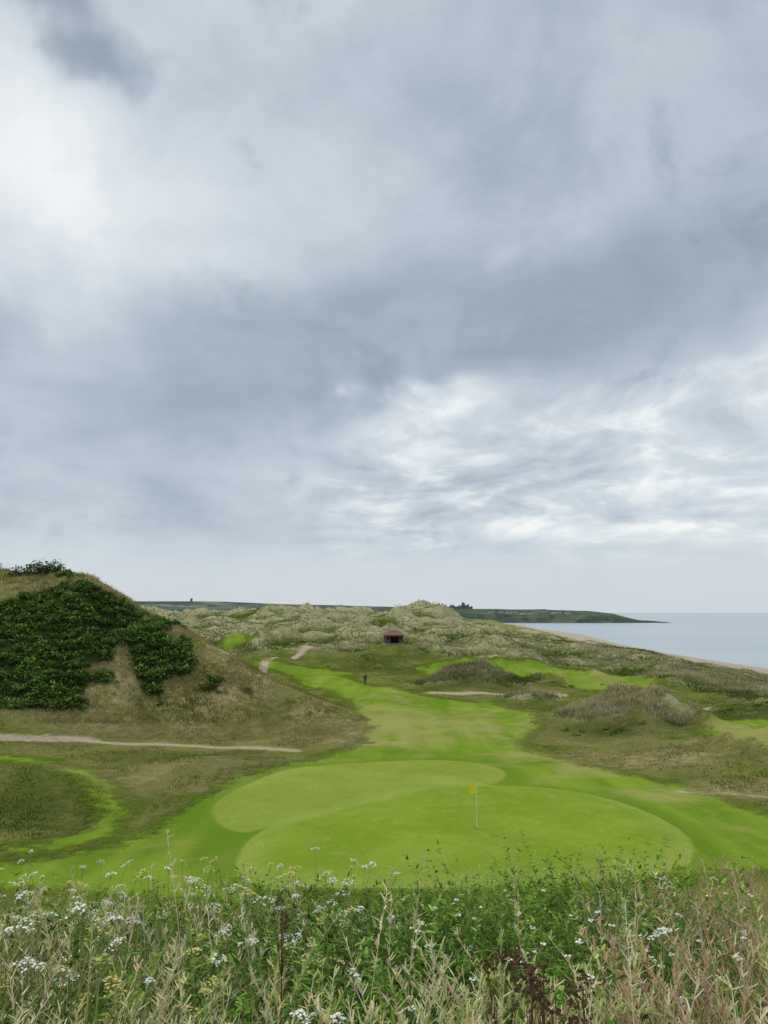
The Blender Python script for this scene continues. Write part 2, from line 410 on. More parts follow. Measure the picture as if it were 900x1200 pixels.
vo = t.new('ShaderNodeTexVoronoi'); t.l.new(P, vo.inputs[0]); vo.inputs['Scale'].default_value = .006
vsep = t.new('ShaderNodeSeparateColor'); t.l.new(vo.outputs['Color'], vsep.inputs[0])
c = t.mix(vsep.outputs[0], (.09,.125,.10), (.17,.195,.13)); c = t.mix(t.ss(.46, .56, a1), c, (.05,.075,.075)); c = t.mix(t.ss(.52, .65, a2), c, (.045,.068,.07))  # bluish field colours carry painted atmospheric haze
t.put(b.inputs['Base Color'], c); b.inputs['Specular IOR Level'].default_value = 0
def h_far(x, y):
    prof = np.interp(x, [-3000, -1600, -900, -700, -300, 0, 250, 500], [60, 58, 52, 50, 40, 31, 22, 5])
    return 0+prof*sst(1900, 2700, y)*(1-.3*sst(3500, 5000, y))*(1+.10*fbm(x/300, y/300, 33, 3))+1.5*fbm(x/40, y/40, 6, 3)
patch('distant_hills', -3000, 520, 1900, 5000, 220, 80, h_far, DM)
# ------------------------------------------------------------------ ribbon foliage builder
def ribbons(root, az, L, lean, bend, w, K=3, taper=.15, face=None):
    n = len(root); pts = [root]; p = root
    for k in range(K):
        th = lean+bend*(k+.5)/K
        d = np.stack([np.sin(th)*np.cos(az), np.sin(th)*np.sin(az), np.cos(th)], 1)
        p = p+d*(L/K)[:, None]; pts.append(p)
    C = np.stack(pts, 1)
    fa = az+np.pi/2 if face is None else face
    side = np.stack([np.cos(fa), np.sin(fa), 0*fa], 1)
    ws = np.array([1-(1-taper)*(k/K)**1.5 for k in range(K+1)])
    off = side[:, None, :]*(w[:, None]*ws[None, :]*.5)[:, :, None]
    Vv = np.stack([C-off, C+off], 2).reshape(n, (K+1)*2, 3)
    base = np.arange(n)[:, None]*((K+1)*2)
    q = np.array([[2*k, 2*k+1, 2*k+3, 2*k+2] for k in range(K)])
    Ff = (base[:, :, None]+q[None]).reshape(-1, 4)
    return Vv.reshape(-1, 3), Ff, C
class Acc:
    def __init__(s): s.V = []; s.F = []; s.C = []; s.n = 0
    def add(s, V, F, C):
        s.V.append(V); s.F.append(F+s.n); s.C.append(C); s.n += len(V)
    def rib(s, root, az, L, lean, bend, w, col, K=3, taper=.15, face=None, dark=.55):
        V_, F_, C_ = ribbons(root, az, L, lean, bend, w, K, taper, face)
        sh = np.linspace(dark, 1.05, K+1)  # shading put into the blade colour, darker at the root
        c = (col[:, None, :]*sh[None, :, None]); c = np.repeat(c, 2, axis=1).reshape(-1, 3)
        s.add(V_, F_, c); return C_
    def quads(s, cen, size, col, up=.0, aspect=1.):
        n = len(cen)
        a = R.normal(size=(n, 3)); a /= np.linalg.norm(a, axis=1, keepdims=True)
        b_ = R.normal(size=(n, 3))
        if up > 0:
            nz = np.stack([R.normal(0, 1-up, n), R.normal(0, 1-up, n), np.ones(n)], 1); nz /= np.linalg.norm(nz, axis=1, keepdims=True)
            b_ = np.cross(nz, a); b_ /= np.linalg.norm(b_, axis=1, keepdims=True); a = np.cross(b_, nz)
        else:
            b_ -= (b_*a).sum(1, keepdims=True)*a; b_ /= np.linalg.norm(b_, axis=1, keepdims=True)
        h = (size*.5)[:, None]
        V_ = np.stack([cen-a*h, cen-b_*h*aspect, cen+a*h, cen+b_*h*aspect], 1).reshape(-1, 3)
        F_ = np.arange(n*4).reshape(n, 4)
        s.add(V_, F_, np.repeat(col, 4, axis=0))
    def build(s, name, mat):
        return mk(name, np.concatenate(s.V), np.concatenate(s.F), mat, col=np.concatenate(s.C), smooth=False)
def pal(n, cols, w=None, var=.18):
    cols = np.array(cols); i = R.choice(len(cols), n, p=w)
    return cols[i]*(1+R.uniform(-var, var, (n, 1)))*(1+R.uniform(-.06, .06, (n, 3)))
LM = leafmat('leaf_foliage', .3); GRM = leafmat('grass_blades', .3); FLM = leafmat('flower_petals', .2)
def relief(x, y, z):  # relief tints tufts: hollows darker as painted shade and greener growth
    d = 7.0
    return z-.25*(H(x+d, y)+H(x-d, y)+H(x, y+d)+H(x, y-d))
# ---- marram / rough grass on the dunes and mounds
def scatter(n, r0, r1, amax):
    r = np.exp(R.uniform(np.log(r0), np.log(r1), n)); a = np.radians(R.uniform(-amax, amax, n))
    return r*np.sin(a), r*np.cos(a)
x, y = scatter(180000, 60, 460, 36)
x2, y2 = R.uniform(12, 36, 14000), R.uniform(72, 92, 14000); x3, y3 = R.uniform(0, 28, 9000), R.uniform(110, 128, 9000)
x = np.r_[x2, x3, x]; y = np.r_[y2, y3, y]
m = masks(x, y)
keep = (m['mar'] > .40+.35*R.rand(len(x))) & (m['beach'] < .2) & (m['p'] > 1)
x, y, mn = x[keep][:80000], y[keep][:80000], m['mnd'][keep][:80000]; z = H(x, y)
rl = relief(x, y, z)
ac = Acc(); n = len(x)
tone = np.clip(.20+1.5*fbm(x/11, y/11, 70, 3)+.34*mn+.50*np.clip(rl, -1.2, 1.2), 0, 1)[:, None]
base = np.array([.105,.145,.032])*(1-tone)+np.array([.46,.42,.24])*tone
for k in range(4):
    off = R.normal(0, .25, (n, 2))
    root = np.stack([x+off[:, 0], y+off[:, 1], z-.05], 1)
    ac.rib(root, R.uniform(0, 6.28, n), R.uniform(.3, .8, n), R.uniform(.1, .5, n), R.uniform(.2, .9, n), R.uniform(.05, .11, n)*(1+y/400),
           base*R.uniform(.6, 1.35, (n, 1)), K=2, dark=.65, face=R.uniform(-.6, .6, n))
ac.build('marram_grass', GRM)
# ---- rough between the holes
x, y = scatter(120000, 38, 175, 35); m = masks(x, y)
cov = fbm(x/4, y/4, 175, 3)
keep = (m['f'] > .6+1.5*R.rand(len(x))) & (m['g'] > 2.5) & (m['p'] > .8) & (m['hl'] < 1.5) & (m['mar'] < .5) & (m['beach'] < .1) & (R.rand(len(x)) < .40+1.6*cov)
x, y = x[keep][:34000], y[keep][:34000]; dr = m['dry'][keep][:34000]; dk = m['dark'][keep][:34000]; z = H(x, y); n = len(x)
ac = Acc(); tone = np.clip(.15+1.3*fbm(x/5, y/4, 172, 4)+.8*dr-.5*dk, 0, 1)[:, None]
base = np.array([.09,.125,.024])*(1-tone)+np.array([.36,.31,.14])*tone
for k in range(3):
    off = R.normal(0, .15, (n, 2)); root = np.stack([x+off[:, 0], y+off[:, 1], z-.03], 1)
    ac.rib(root, R.uniform(0, 6.28, n), R.uniform(.08, .26, n), R.uniform(.1, .8, n), R.uniform(.2, .9, n), R.uniform(.03, .08, n),
           base*R.uniform(.7, 1.3, (n, 1)), K=1, taper=.3, dark=.7, face=R.uniform(-.6, .6, n))
ac.build('rough_grass', GRM)
# ---- rough grass on the left hill
x = R.uniform(-80, 0, 120000); y = R.uniform(55, 112, 120000); m = masks(x, y)
cov = fbm(x/5, y/5, 75, 3)
keep = (m['hl'] > 1.1) & (m['gor'] < .4) & (R.rand(len(x)) < .50+1.2*cov); x, y = x[keep][:38000], y[keep][:38000]; z = H(x, y); n = len(x)
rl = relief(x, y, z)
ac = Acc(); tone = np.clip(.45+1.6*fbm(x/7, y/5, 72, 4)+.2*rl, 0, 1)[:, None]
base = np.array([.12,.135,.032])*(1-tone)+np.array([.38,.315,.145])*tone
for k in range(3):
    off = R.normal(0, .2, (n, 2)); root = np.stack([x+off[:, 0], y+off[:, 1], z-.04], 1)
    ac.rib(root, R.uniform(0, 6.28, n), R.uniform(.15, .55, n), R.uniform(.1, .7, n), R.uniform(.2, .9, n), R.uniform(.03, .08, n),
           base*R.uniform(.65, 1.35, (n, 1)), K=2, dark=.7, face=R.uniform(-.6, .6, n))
ac.build('hillside_grass', GRM)
# ---- gorse
def clumps(name, cx, cy, rad, leaves, size, cols, squash=.75):
    ac = Acc()
    zz = H(np.array(cx, float), np.array(cy, float))
    for X0, Y0, r, z0 in zip(cx, cy, rad, zz):
        n = int(leaves*r*r)+20
        d = R.normal(size=(n, 3)); d /= np.linalg.norm(d, axis=1, keepdims=True); d[:, 2] = np.abs(d[:, 2])
        lob = 1+.35*np.sin(d[:, 0]*5+X0)*np.cos(d[:, 1]*4+Y0)+.2*np.sin(d[:, 2]*7+X0*3)
        q = d*(r*lob*R.uniform(.55, 1.05, n)**.6)[:, None]; q[:, 2] *= squash
        P_ = q+np.array([X0, Y0, z0-.25*r])
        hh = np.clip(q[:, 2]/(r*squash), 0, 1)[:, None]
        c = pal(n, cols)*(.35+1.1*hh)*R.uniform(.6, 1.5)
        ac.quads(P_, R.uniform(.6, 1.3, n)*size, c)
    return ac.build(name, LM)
x = R.uniform(-75, -18, 16000); y = R.uniform(62, 103, 16000); m = masks(x, y)
keep = m['gor'] > .35+.5*R.rand(len(x)); x, y = x[keep][:1500], y[keep][:1500]
clumps('gorse_thicket', x, y, R.uniform(.3, 1.05, len(x)), 130, .24, [(.06,.12,.022),(.09,.165,.034),(.15,.22,.045),(.045,.08,.02)])
sx = [-47.5,-46,-44.6,-43.2,-41.8,-47.2,-44,-42.4,-45.5]; sy = [99,99.4,98.6,98.8,98.4,97.9,97.8,98,100.5]
clumps('hilltop_shrub', sx, sy, [1.0,1.6,2.1,1.6,1.0,.9,1.4,.9,1.6], 170, .2, [(.03,.055,.02),(.045,.08,.025),(.06,.09,.03)], 1.05)
x, y = [], []
for (px, py, k, s) in [(868,829,26,2.6),(640,803,10,3.2),(712,858,8,1.5),(440,778,8,3)]:
    c = hit(px, py)
    x += list(c[0]+R.normal(0, s*1.6, k)); y += list(c[1]+R.normal(0, s*.6, k))
clumps('bramble_patch', x, y, R.uniform(.3, .7, len(x)), 160, .15, [(.06,.10,.025),(.08,.13,.03)], .6)
# ------------------------------------------------------------------ foreground vegetation
def spread(n, x0, x1, y0, y1):
    y = R.uniform(y0, y1, n); x = R.uniform(x0, x1, n); return x, y
def bush(x, y):  # clumpy canopy height factor
    rx = x/(y+.1)
    return (1+.45*fbm(x/.9, y/.9, 31, 3))*(1+.16*sst(.05, .45, rx)+.08*sst(-.2, -.5, rx))
def nearveg():
    # mixed meadow grass
    ac = Acc(); n = 70000; x, y = spread(n, -6.5, 6.5, 1.25, 10.5)
    keep = np.abs(x) < .9+y*.62; x, y = x[keep], y[keep]; n = len(x)
    zone = fbm(x/1.1, y/1.1, 101, 3); rx = x/(y+.1)
    right = sst(.26, .42, rx)
    ctr = np.exp(-((rx-.12)/.18)**2)*sst(2.6, 3.6, y)
    gr = pal(n, [(.18,.27,.045),(.27,.36,.07),(.09,.16,.028),(.38,.41,.13)])
    st = pal(n, [(.60,.51,.27),(.72,.63,.37),(.46,.38,.17),(.50,.35,.19)])
    f = (R.rand(n) < np.clip(.26+.7*zone+.55*right-.28*ctr+.30*(y < 2.7), .03, .9))[:, None]
    col = np.where(f, st, gr)
    L = R.uniform(.25, .72, n)*bush(x, y)
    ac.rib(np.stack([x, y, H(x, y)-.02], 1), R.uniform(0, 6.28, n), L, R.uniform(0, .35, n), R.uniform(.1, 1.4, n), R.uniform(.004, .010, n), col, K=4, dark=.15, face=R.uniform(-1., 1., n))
    ac.build('meadow_grass', GRM)
    # flowering grasses with seed heads
    ac = Acc(); n = 3400; x, y = spread(n, -4.5, 5, 1.15, 6.6); x[:760] = R.uniform(-1.4, 1.4, 760); y[:760] = R.uniform(1.1, 2.8, 760)
    keep = np.abs(x) < .7+y*.6; x, y = x[keep], y[keep]
    rx = x/(y+.1)
    keep = R.rand(len(x)) < np.where(rx > .26, 1., np.where((rx > -.12) & (y > 3), .18, np.where(y < 2.8, 1., .6))); x, y = x[keep], y[keep]
    x = np.r_[.05, -.85, -.10, .62, -1.35, x]; y = np.r_[3.2, 3.6, 3.0, 3.5, 3.3, y]; n = len(x)
    L = R.uniform(.5, .90, n)*(1+.12*(x/(y+.1) > .28)); L[:5] = [1.12, 1.2, .98, 1.02, 1.0]; az = R.uniform(0, 6.28, n); K = 6
    red = (x/(y+.1) > .3)[:, None]
    col = np.where(red & (R.rand(n, 1) < .6), pal(n, [(.48,.31,.19),(.57,.41,.26)]), pal(n, [(.66,.59,.35),(.76,.69,.45),(.54,.54,.24)]))
    root = np.stack([x, y, H(x, y)], 1); lean = R.uniform(0, .35, n); bend = R.uniform(.05, 1.2, n); lean[:5] = .04; bend[:5] = .15
    C = ac.rib(root, az, L, lean, bend, np.full(n, .004), col, K=K, taper=.6, dark=.5, face=R.uniform(-.8, .8, n))
    for k in range(26):
        s = R.uniform(4.3, 6.0, n); i = np.clip(s.astype(int), 0, K-1); fr = (s-i)[:, None]
        p = C[np.arange(n), i]*(1-fr)+C[np.arange(n), i+1]*fr
        ac.rib(p, R.uniform(0, 6.28, n), R.uniform(.012, .042, n)*(1.3-.16*(s-4)), R.uniform(.2, 1.0, n), R.uniform(0, .6, n), R.uniform(.004, .008, n), col*R.uniform(.7, 1.2, (n, 1)), K=1, taper=.5, dark=1)
    ac.build('seeding_grass', GRM)
    # leafy understorey
    ac = Acc(); n = 13500; x, y = spread(n, -5, 6, 1.8, 9.6); keep = np.abs(x) < .9+y*.62; x, y = x[keep], y[keep]
    rx = x/(y+.1)
    dens = .30+1.05*np.exp(-((rx-.12)/.24)**2)*sst(2.2, 3.6, y)+.55*fbm(x/.8, y/.8, 202, 2)-.35*sst(.33, .45, rx)
    keep = R.rand(len(x)) < dens; x, y = x[keep], y[keep]; n = len(x); rx = x/(y+.1)
    L = R.uniform(.4, .76, n)*bush(x+3, y)*(1+.12*np.exp(-((rx-.25)/.2)**2)); az = R.uniform(0, 6.28, n); K = 9
    pt = fbm(x/.7, y/.7, 303, 2)[:, None]
    col = pal(n, [(.08,.16,.026),(.125,.22,.038),(.05,.10,.022),(.19,.28,.06)])*(1+.9*pt)
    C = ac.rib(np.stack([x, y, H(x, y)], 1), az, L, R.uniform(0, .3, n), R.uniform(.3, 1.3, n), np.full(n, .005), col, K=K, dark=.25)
    for i in range(3, K+1):
        for sgn in (-1, 1):
            for rep in range(2 if i > 5 else 1):
                fr = R.rand(n, 1)
                p = C[:, i-1]*(1-fr)+C[:, i]*fr
                ac.rib(p, az+sgn*(1.1+R.normal(0, .35, n)), R.uniform(.03, .10, n)*(1.25-i/K*.75), R.uniform(.9, 1.6, n), R.uniform(-.3, .7, n), R.uniform(.010, .022, n),
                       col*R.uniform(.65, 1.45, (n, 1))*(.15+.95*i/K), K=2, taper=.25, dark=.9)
    ac.build('bracken', LM)
    # white umbels (wild carrot / yarrow)
    ac = Acc(); fl = Acc()
    x1, y1 = spread(330, -3.6, -.1, 1.9, 7.0); x2, y2 = spread(55, -.5, 3.8, 2.0, 5.6)
    x = np.r_[x1, x2]; y = np.r_[y1, y2]; keep = np.abs(x) < .3+y*.56; x, y = x[keep], y[keep]; n = len(x)
    L = R.uniform(.5, .96, n); az = R.uniform(0, 6.28, n)
    colS = pal(n, [(.20,.27,.09),(.26,.30,.12)])
    C = ac.rib(np.stack([x, y, H(x, y)], 1), az, L, R.uniform(0, .15, n), R.uniform(0, .5, n), np.full(n, .005), colS, K=5, taper=.6, face=R.uniform(-.5, .5, n))
    top = C[:, -1]; rad = R.uniform(.016, .05, n)
    white = (R.rand(n) < .62)[:, None]
    fc_ = np.where(white, pal(n, [(.80,.80,.75),(.74,.75,.68)], var=.06), pal(n, [(.60,.55,.20),(.48,.49,.17)]))
    tilt = R.normal(0, .3, (n, 2))
    for k in range(38):
        rr_ = np.sqrt(R.rand(n)); th = R.uniform(0, 6.28, n)
        ox, oy = rad*rr_*np.cos(th), rad*rr_*np.sin(th)
        tip = top+np.stack([ox, oy, .03-.014*rr_**2+tilt[:, 0]*ox+tilt[:, 1]*oy+R.normal(0, .003, n)], 1)
        if k < 12:
            d = tip-top; ln = np.linalg.norm(d, axis=1)
            ac.rib(top, th, ln, np.arctan2(rad*rr_, .03), 0*th, np.full(n, .002), colS, K=1, dark=.9)
        fl.quads(tip, R.uniform(.006, .013, n), fc_*R.uniform(.8, 1.1, (n, 1)), up=.7)
    ac.build('umbellifer_stems', LM); fl.build('umbellifer_flowers', FLM)
    # small daisies right of centre
    fl = Acc(); ac = Acc(); n = 150; x, y = spread(n, .1, 3.2, 2.0, 5.0); keep = np.abs(x) < y*.52; x, y = x[keep], y[keep]; n = len(x)
    C = ac.rib(np.stack([x, y, H(x, y)], 1), R.uniform(0, 6.28, n), R.uniform(.55, .85, n), R.uniform(0, .2, n), R.uniform(0, .5, n), np.full(n, .004), pal(n, [(.14,.2,.06)]), K=4)
    top = C[:, -1]
    for k in range(7):
        th = k/7*6.28+R.rand(n)
        fl.quads(top+np.stack([.009*np.cos(th), .009*np.sin(th), R.normal(.002, .002, n)], 1), np.full(n, .011), pal(n, [(.8,.8,.76)], var=.05), up=.6)
    fl.quads(top+np.array([0, 0, .004]), np.full(n, .009), pal(n, [(.6,.45,.06)]), up=.8)
    ac.build('daisy_stems', LM); fl.build('daisy_flowers', FLM)
    # dark dock / knapweed seed heads
    ac = Acc()
    x = np.array([.26,.32,.38,.43,.36,.50,.30,.24,-.32,.46,.34]); y = np.array([1.7,1.8,1.75,1.85,1.9,1.95,1.95,1.9,2.6,1.75,2.05]); n = len(x)
    C = ac.rib(np.stack([x, y, H(x, y)], 1), R.uniform(0, 6.28, n), R.uniform(.80, .98, n), R.uniform(0, .10, n), R.uniform(0, .2, n), np.full(n, .005), pal(n, [(.16,.09,.05)]), K=5, taper=.7)
    for k in range(16):
        th = R.uniform(0, 6.28, n); q = C[:, -1]+np.stack([R.normal(0, .022, n), R.normal(0, .022, n), R.normal(0, .018, n)], 1)
        for j in range(7): ac.quads(q+R.normal(0, .004, (n, 3)), R.uniform(.006, .011, n), pal(n, [(.09,.055,.035),(.15,.09,.05)]))
        d = q-C[:, -2]; ac.rib(C[:, -2], np.arctan2(d[:, 1], d[:, 0]), np.linalg.norm(d, axis=1), np.arccos(np.clip(d[:, 2]/np.linalg.norm(d, axis=1), -1, 1)), 0*th, np.full(n, .002), pal(n, [(.15,.09,.05)]), K=1)
    ac.build('dock_seed_heads', LM)
    # rough bank below
    ac = Acc(); n = 42000; x = R.uniform(-24, 24, n); y = R.uniform(9, 30, n); keep = np.abs(x) < 1+y*.7; x, y = x[keep], y[keep]; n = len(x)
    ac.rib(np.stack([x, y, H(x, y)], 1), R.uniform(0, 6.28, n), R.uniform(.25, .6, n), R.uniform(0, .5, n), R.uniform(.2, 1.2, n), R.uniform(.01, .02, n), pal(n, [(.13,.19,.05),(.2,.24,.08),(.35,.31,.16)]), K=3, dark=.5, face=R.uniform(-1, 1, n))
    ac.build('bank_grass', GRM)
nearveg()
# ------------------------------------------------------------------ built objects
def empty(name, loc, rz=0):
    e = bpy.data.objects.new(name, None); e.location = loc; e.rotation_euler[2] = rz; COL.objects.link(e); return e
def part(name, parent, bm, mat, bevel=0, smooth=False):
    if bevel: bmesh.ops.bevel(bm, geom=list(bm.edges), offset=bevel, segments=2, affect='EDGES')
    me = bpy.data.meshes.new(name); bmesh.ops.recalc_face_normals(bm, faces=list(bm.faces)); bm.to_mesh(me); bm.free(); me.materials.append(mat)
    if smooth: me.polygons.foreach_set('use_smooth', np.ones(len(me.polygons), bool))
    ob = bpy.data.objects.new(name, me); COL.objects.link(ob); ob.parent = parent; return ob
def box(bm, cx, cy, z0, sx, sy, sz):
    r = bmesh.ops.create_cube(bm, size=1)
    for v in r['verts']: v.co = Vector((v.co.x*sx+cx, v.co.y*sy+cy, v.co.z*sz+z0+sz/2))
def cyl(bm, cx, cy, z0, r0, r1, h, seg=12):
    r = bmesh.ops.create_cone(bm, segments=seg, radius1=r0, radius2=r1, depth=h, cap_ends=True)
    for v in r['verts']: v.co += Vector((cx, cy, z0+h/2))
brick = simple('hut_brick', (.12,.09,.07), .9, .3, 3); tile = simple('hut_roof_tiles', (.175,.085,.066), .85, .25, 4)
timber = simple('dark_timber', (.06,.045,.035), .8, .3, 5); glass = simple('dark_glass', (.02,.025,.03), .1, .1, spec=.5)
# golf shelter hut
hx, hy = HUT; e = empty('golf_shelter_hut', (hx, hy, hz(hx, hy)-.05), .12)
W, D, HH = 4.0, 3.0, 1.75
bm = bmesh.new(); box(bm, 0, 0, -.6, W+.4, D+.4, .75); part('plinth', e, bm, simple('concrete', (.3,.29,.27)))
bm = bmesh.new()
box(bm, 0, D/2-.1, .15, W, .2, HH); box(bm, -W/2+.1, -.1, .15, .2, D-.2, HH); box(bm, W/2-.1, -.1, .15, .2, D-.2, HH)
box(bm, -W/2+.65, -D/2+.1, .15, .9, .2, HH); box(bm, W/2-.65, -D/2+.1, .15, .9, .2, HH); box(bm, 0, -D/2+.1, .15+HH-.3, W-2.2, .2, .3)
part('walls', e, bm, brick)
bm = bmesh.new(); ov = .45; z0 = .15+HH
vs = [bm.verts.new(v) for v in [(-W/2-ov,-D/2-ov,z0),(W/2+ov,-D/2-ov,z0),(W/2+ov,D/2+ov,z0),(-W/2-ov,D/2+ov,z0),(-1.1,0,z0+.9),(1.1,0,z0+.9)]]
for f in [(0,1,5,4),(1,2,5),(2,3,4,5),(3,0,4),(3,2,1,0)]: bm.faces.new([vs[i] for i in f])
part('hipped_roof', e, bm, tile)
bm = bmesh.new(); box(bm, 0, 0, z0+.87, 2.3, .14, .09); part('ridge_tiles', e, bm, tile)
bm = bmesh.new(); box(bm, 0, D/2-.5, .55, W-.8, .4, .06); box(bm, 0, D/2-.5, .15, W-1.4, .08, .4); part('bench', e, bm, timber)
bm = bmesh.new()
for s in (-1, 1): box(bm, s*(W/2-.65), -D/2-.02, .95, .5, .06, .7)
part('windows', e, bm, glass)
# flagstick
fx, fy = hit(559, 972); e = empty('golf_flagstick', (fx, fy, hz(fx, fy)))
bm = bmesh.new(); cyl(bm, 0, 0, -.1, .02, .016, 2.3, 12); part('pole', e, bm, simple('flagstick_paint', (.80,.79,.70), .4, .05))
bm = bmesh.new(); cyl(bm, 0, 0, -.09, .054, .054, .103, 20); part('hole_cup', e, bm, simple('cup', (.03,.03,.03)))
bm = bmesh.new(); nx, nz = 14, 8; g = []
for i in range(nx):
    row = []
    for j in range(nz):
        a = i/(nx-1); bq = j/(nz-1)
        row.append(bm.verts.new((-.015-.34*a, .035*math.sin(a*8)*a, 2.18-.46*bq*(1-.15*a)-.10*a*a)))
    g.append(row)
for i in range(nx-1):
    for j in range(nz-1): bm.faces.new([g[i][j], g[i+1][j], g[i+1][j+1], g[i][j+1]])
part('flag', e, bm, simple('yellow_flag', (.82,.74,.03), .7, .05), smooth=True)
# golfer
def golfer(x, y, rz):
    J = {'pel':(0,0,.96,.135),'wai':(0,0,1.10,.125),'che':(0,.01,1.30,.15),'nb':(0,.0,1.46,.075),'nk':(0,.01,1.53,.055),'h1':(0,.02,1.60,.085),'h2':(0,.015,1.69,.10),'h3':(0,.0,1.775,.062)}
    E = [('pel','wai'),('wai','che'),('che','nb'),('nb','nk'),('nk','h1'),('h1','h2'),('h2','h3')]
    for s, S_ in ((-1,'l'),(1,'r')):
        J['sh'+S_] = (s*.175,0,1.43,.066); J['el'+S_] = (s*.25,-.03,1.15,.047); J['wr'+S_] = (s*.235,.12,.93,.03); J['pa'+S_] = (s*.225,.16,.87,.036)
        J['hp'+S_] = (s*.095,0,.90,.095); J['kn'+S_] = (s*.12,.03,.50,.062); J['an'+S_] = (s*.14,-.01,.09,.045); J['to'+S_] = (s*.16,.16,.045,.04); J['he'+S_] = (s*.14,-.06,.045,.04)
        E += [('nb','sh'+S_),('sh'+S_,'el'+S_),('el'+S_,'wr'+S_),('wr'+S_,'pa'+S_),('pel','hp'+S_),('hp'+S_,'kn'+S_),('kn'+S_,'an'+S_),('an'+S_,'to'+S_),('an'+S_,'he'+S_)]
        for k, (dx, ln) in enumerate([(-.027,.060),(-.009,.072),(.009,.068),(.027,.055)]):
            J[f'f{k}a'+S_] = (s*.225+dx, .18, .835, .010); J[f'f{k}b'+S_] = (s*.225+dx, .175, .835-ln*.6, .009); J[f'f{k}c'+S_] = (s*.225+dx, .155, .835-ln, .008)
            E += [('pa'+S_, f'f{k}a'+S_),(f'f{k}a'+S_, f'f{k}b'+S_),(f'f{k}b'+S_, f'f{k}c'+S_)]
        J['ta'+S_] = (s*.19, .185, .875, .011); J['tb'+S_] = (s*.178, .20, .84, .009); E += [('pa'+S_,'ta'+S_),('ta'+S_,'tb'+S_)]
    J['nose'] = (0,.125,1.675,.014); E += [('h2','nose')]
    keys = list(J); me = bpy.data.meshes.new('b'); me.from_pydata([J[k][:3] for k in keys], [(keys.index(a), keys.index(b_)) for a, b_ in E], [])
    ob = bpy.data.objects.new('b', me); COL.objects.link(ob)
    ob.modifiers.new('s', 'SKIN'); sv = me.skin_vertices[0].data
    for i, k in enumerate(keys): sv[i].radius = (J[k][3], J[k][3]*(.8 if k in ('pel','wai','che') else 1)); sv[i].use_root = (k == 'pel')
    ob.modifiers.new('d', 'SUBSURF').levels = 2; ob.modifiers['d'].render_levels = 2
    dg = bpy.context.evaluated_depsgraph_get(); m2 = bpy.data.meshes.new_from_object(ob.evaluated_get(dg)); bpy.data.objects.remove(ob)
    mats = [simple('navy_jacket', (.02,.022,.035)), simple('dark_trousers', (.025,.024,.026)), simple('skin_tone', (.45,.28,.2)), simple('black_shoes', (.015,.015,.015)), simple('dark_hair', (.03,.02,.015))]
    m2.materials.clear()
    for mm in mats: m2.materials.append(mm)
    for p in m2.polygons:
        c = p.center; k = 0
        if c.z < .10: k = 3
        elif c.z < .98 and abs(c.x) < .2: k = 1
        elif c.z < .95: k = 2
        elif c.z > 1.52: k = 4 if (c.z > 1.72 or c.y < -.01) else 2
        p.material_index = k; p.use_smooth = True
    e = empty('golfer', (x, y, hz(x, y)-.005), rz)
    bo = bpy.data.objects.new('body', m2); COL.objects.link(bo); bo.parent = e
    bm = bmesh.new()
    for s in (-1, 1):
        r = bmesh.ops.create_uvsphere(bm, u_segments=8, v_segments=6, radius=.012)
        for v in r['verts']: v.co += Vector((s*.032, .098, 1.70))
    part('eyes', e, bm, mats[3])
    bm = bmesh.new(); box(bm, 0, .103, 1.628, .045, .012, .01); part('mouth', e, bm, simple('lips', (.35,.14,.12)))
    bm = bmesh.new()
    for s in (-1, 1): box(bm, s*.098, .005, 1.66, .016, .03, .055)
    part('ears', e, bm, mats[2], bevel=.004)
    bm = bmesh.new(); cyl(bm, .225, .19, .02, .006, .009, .85, 8); part('golf_club_shaft', e, bm, simple('club_steel', (.4,.4,.4), .3))
    bm = bmesh.new(); box(bm, .225, .23, .0, .03, .09, .05); part('golf_club_head', e, bm, simple('club_iron', (.3,.3,.3), .3), bevel=.008)
gx_, gy_ = hit(428, 803); golfer(gx_, gy_, .5)
# castle ruins on the headland
stone = simple('ruin_stone', (.16,.15,.155), .9, .25, .2)
def hh_(x, y): return float(h_head(np.array([x]), np.array([y]))[0])
cx_, cy_ = 158, 1640; e = empty('castle_ruins', (cx_, cy_, hh_(cx_, cy_)-1))
bm = bmesh.new()
for (a, w, h) in [(-30,7,7),(-22,12,5),(-12,8,9),(-3,10,6),(6,7,8),(12,6,13),(18,8,9),(27,10,6)]:
    box(bm, a, (a*7) % 5, 0, w, 9, h)
    for j in (-1, 1): box(bm, a+j*w*.32, (a*7) % 5, h, w*.22, 3, 1.6)
part('walls', e, bm, stone)
bm = bmesh.new(); cyl(bm, 12, 2, 0, 3.6, 3.2, 15, 12); cyl(bm, 22, 0, 0, 2.6, 2.4, 11, 12); part('towers', e, bm, stone)
# distant tower
zt = float(h_far(np.array([-655.]), np.array([2600.]))[0]); e = empty('stone_tower', (-655, 2600, zt-1))
bm = bmesh.new(); cyl(bm, 0, 0, 0, 4.2, 3.6, 10, 16); cyl(bm, 0, 0, 10, 4.2, 4.2, 2, 16); part('shaft', e, bm, stone)
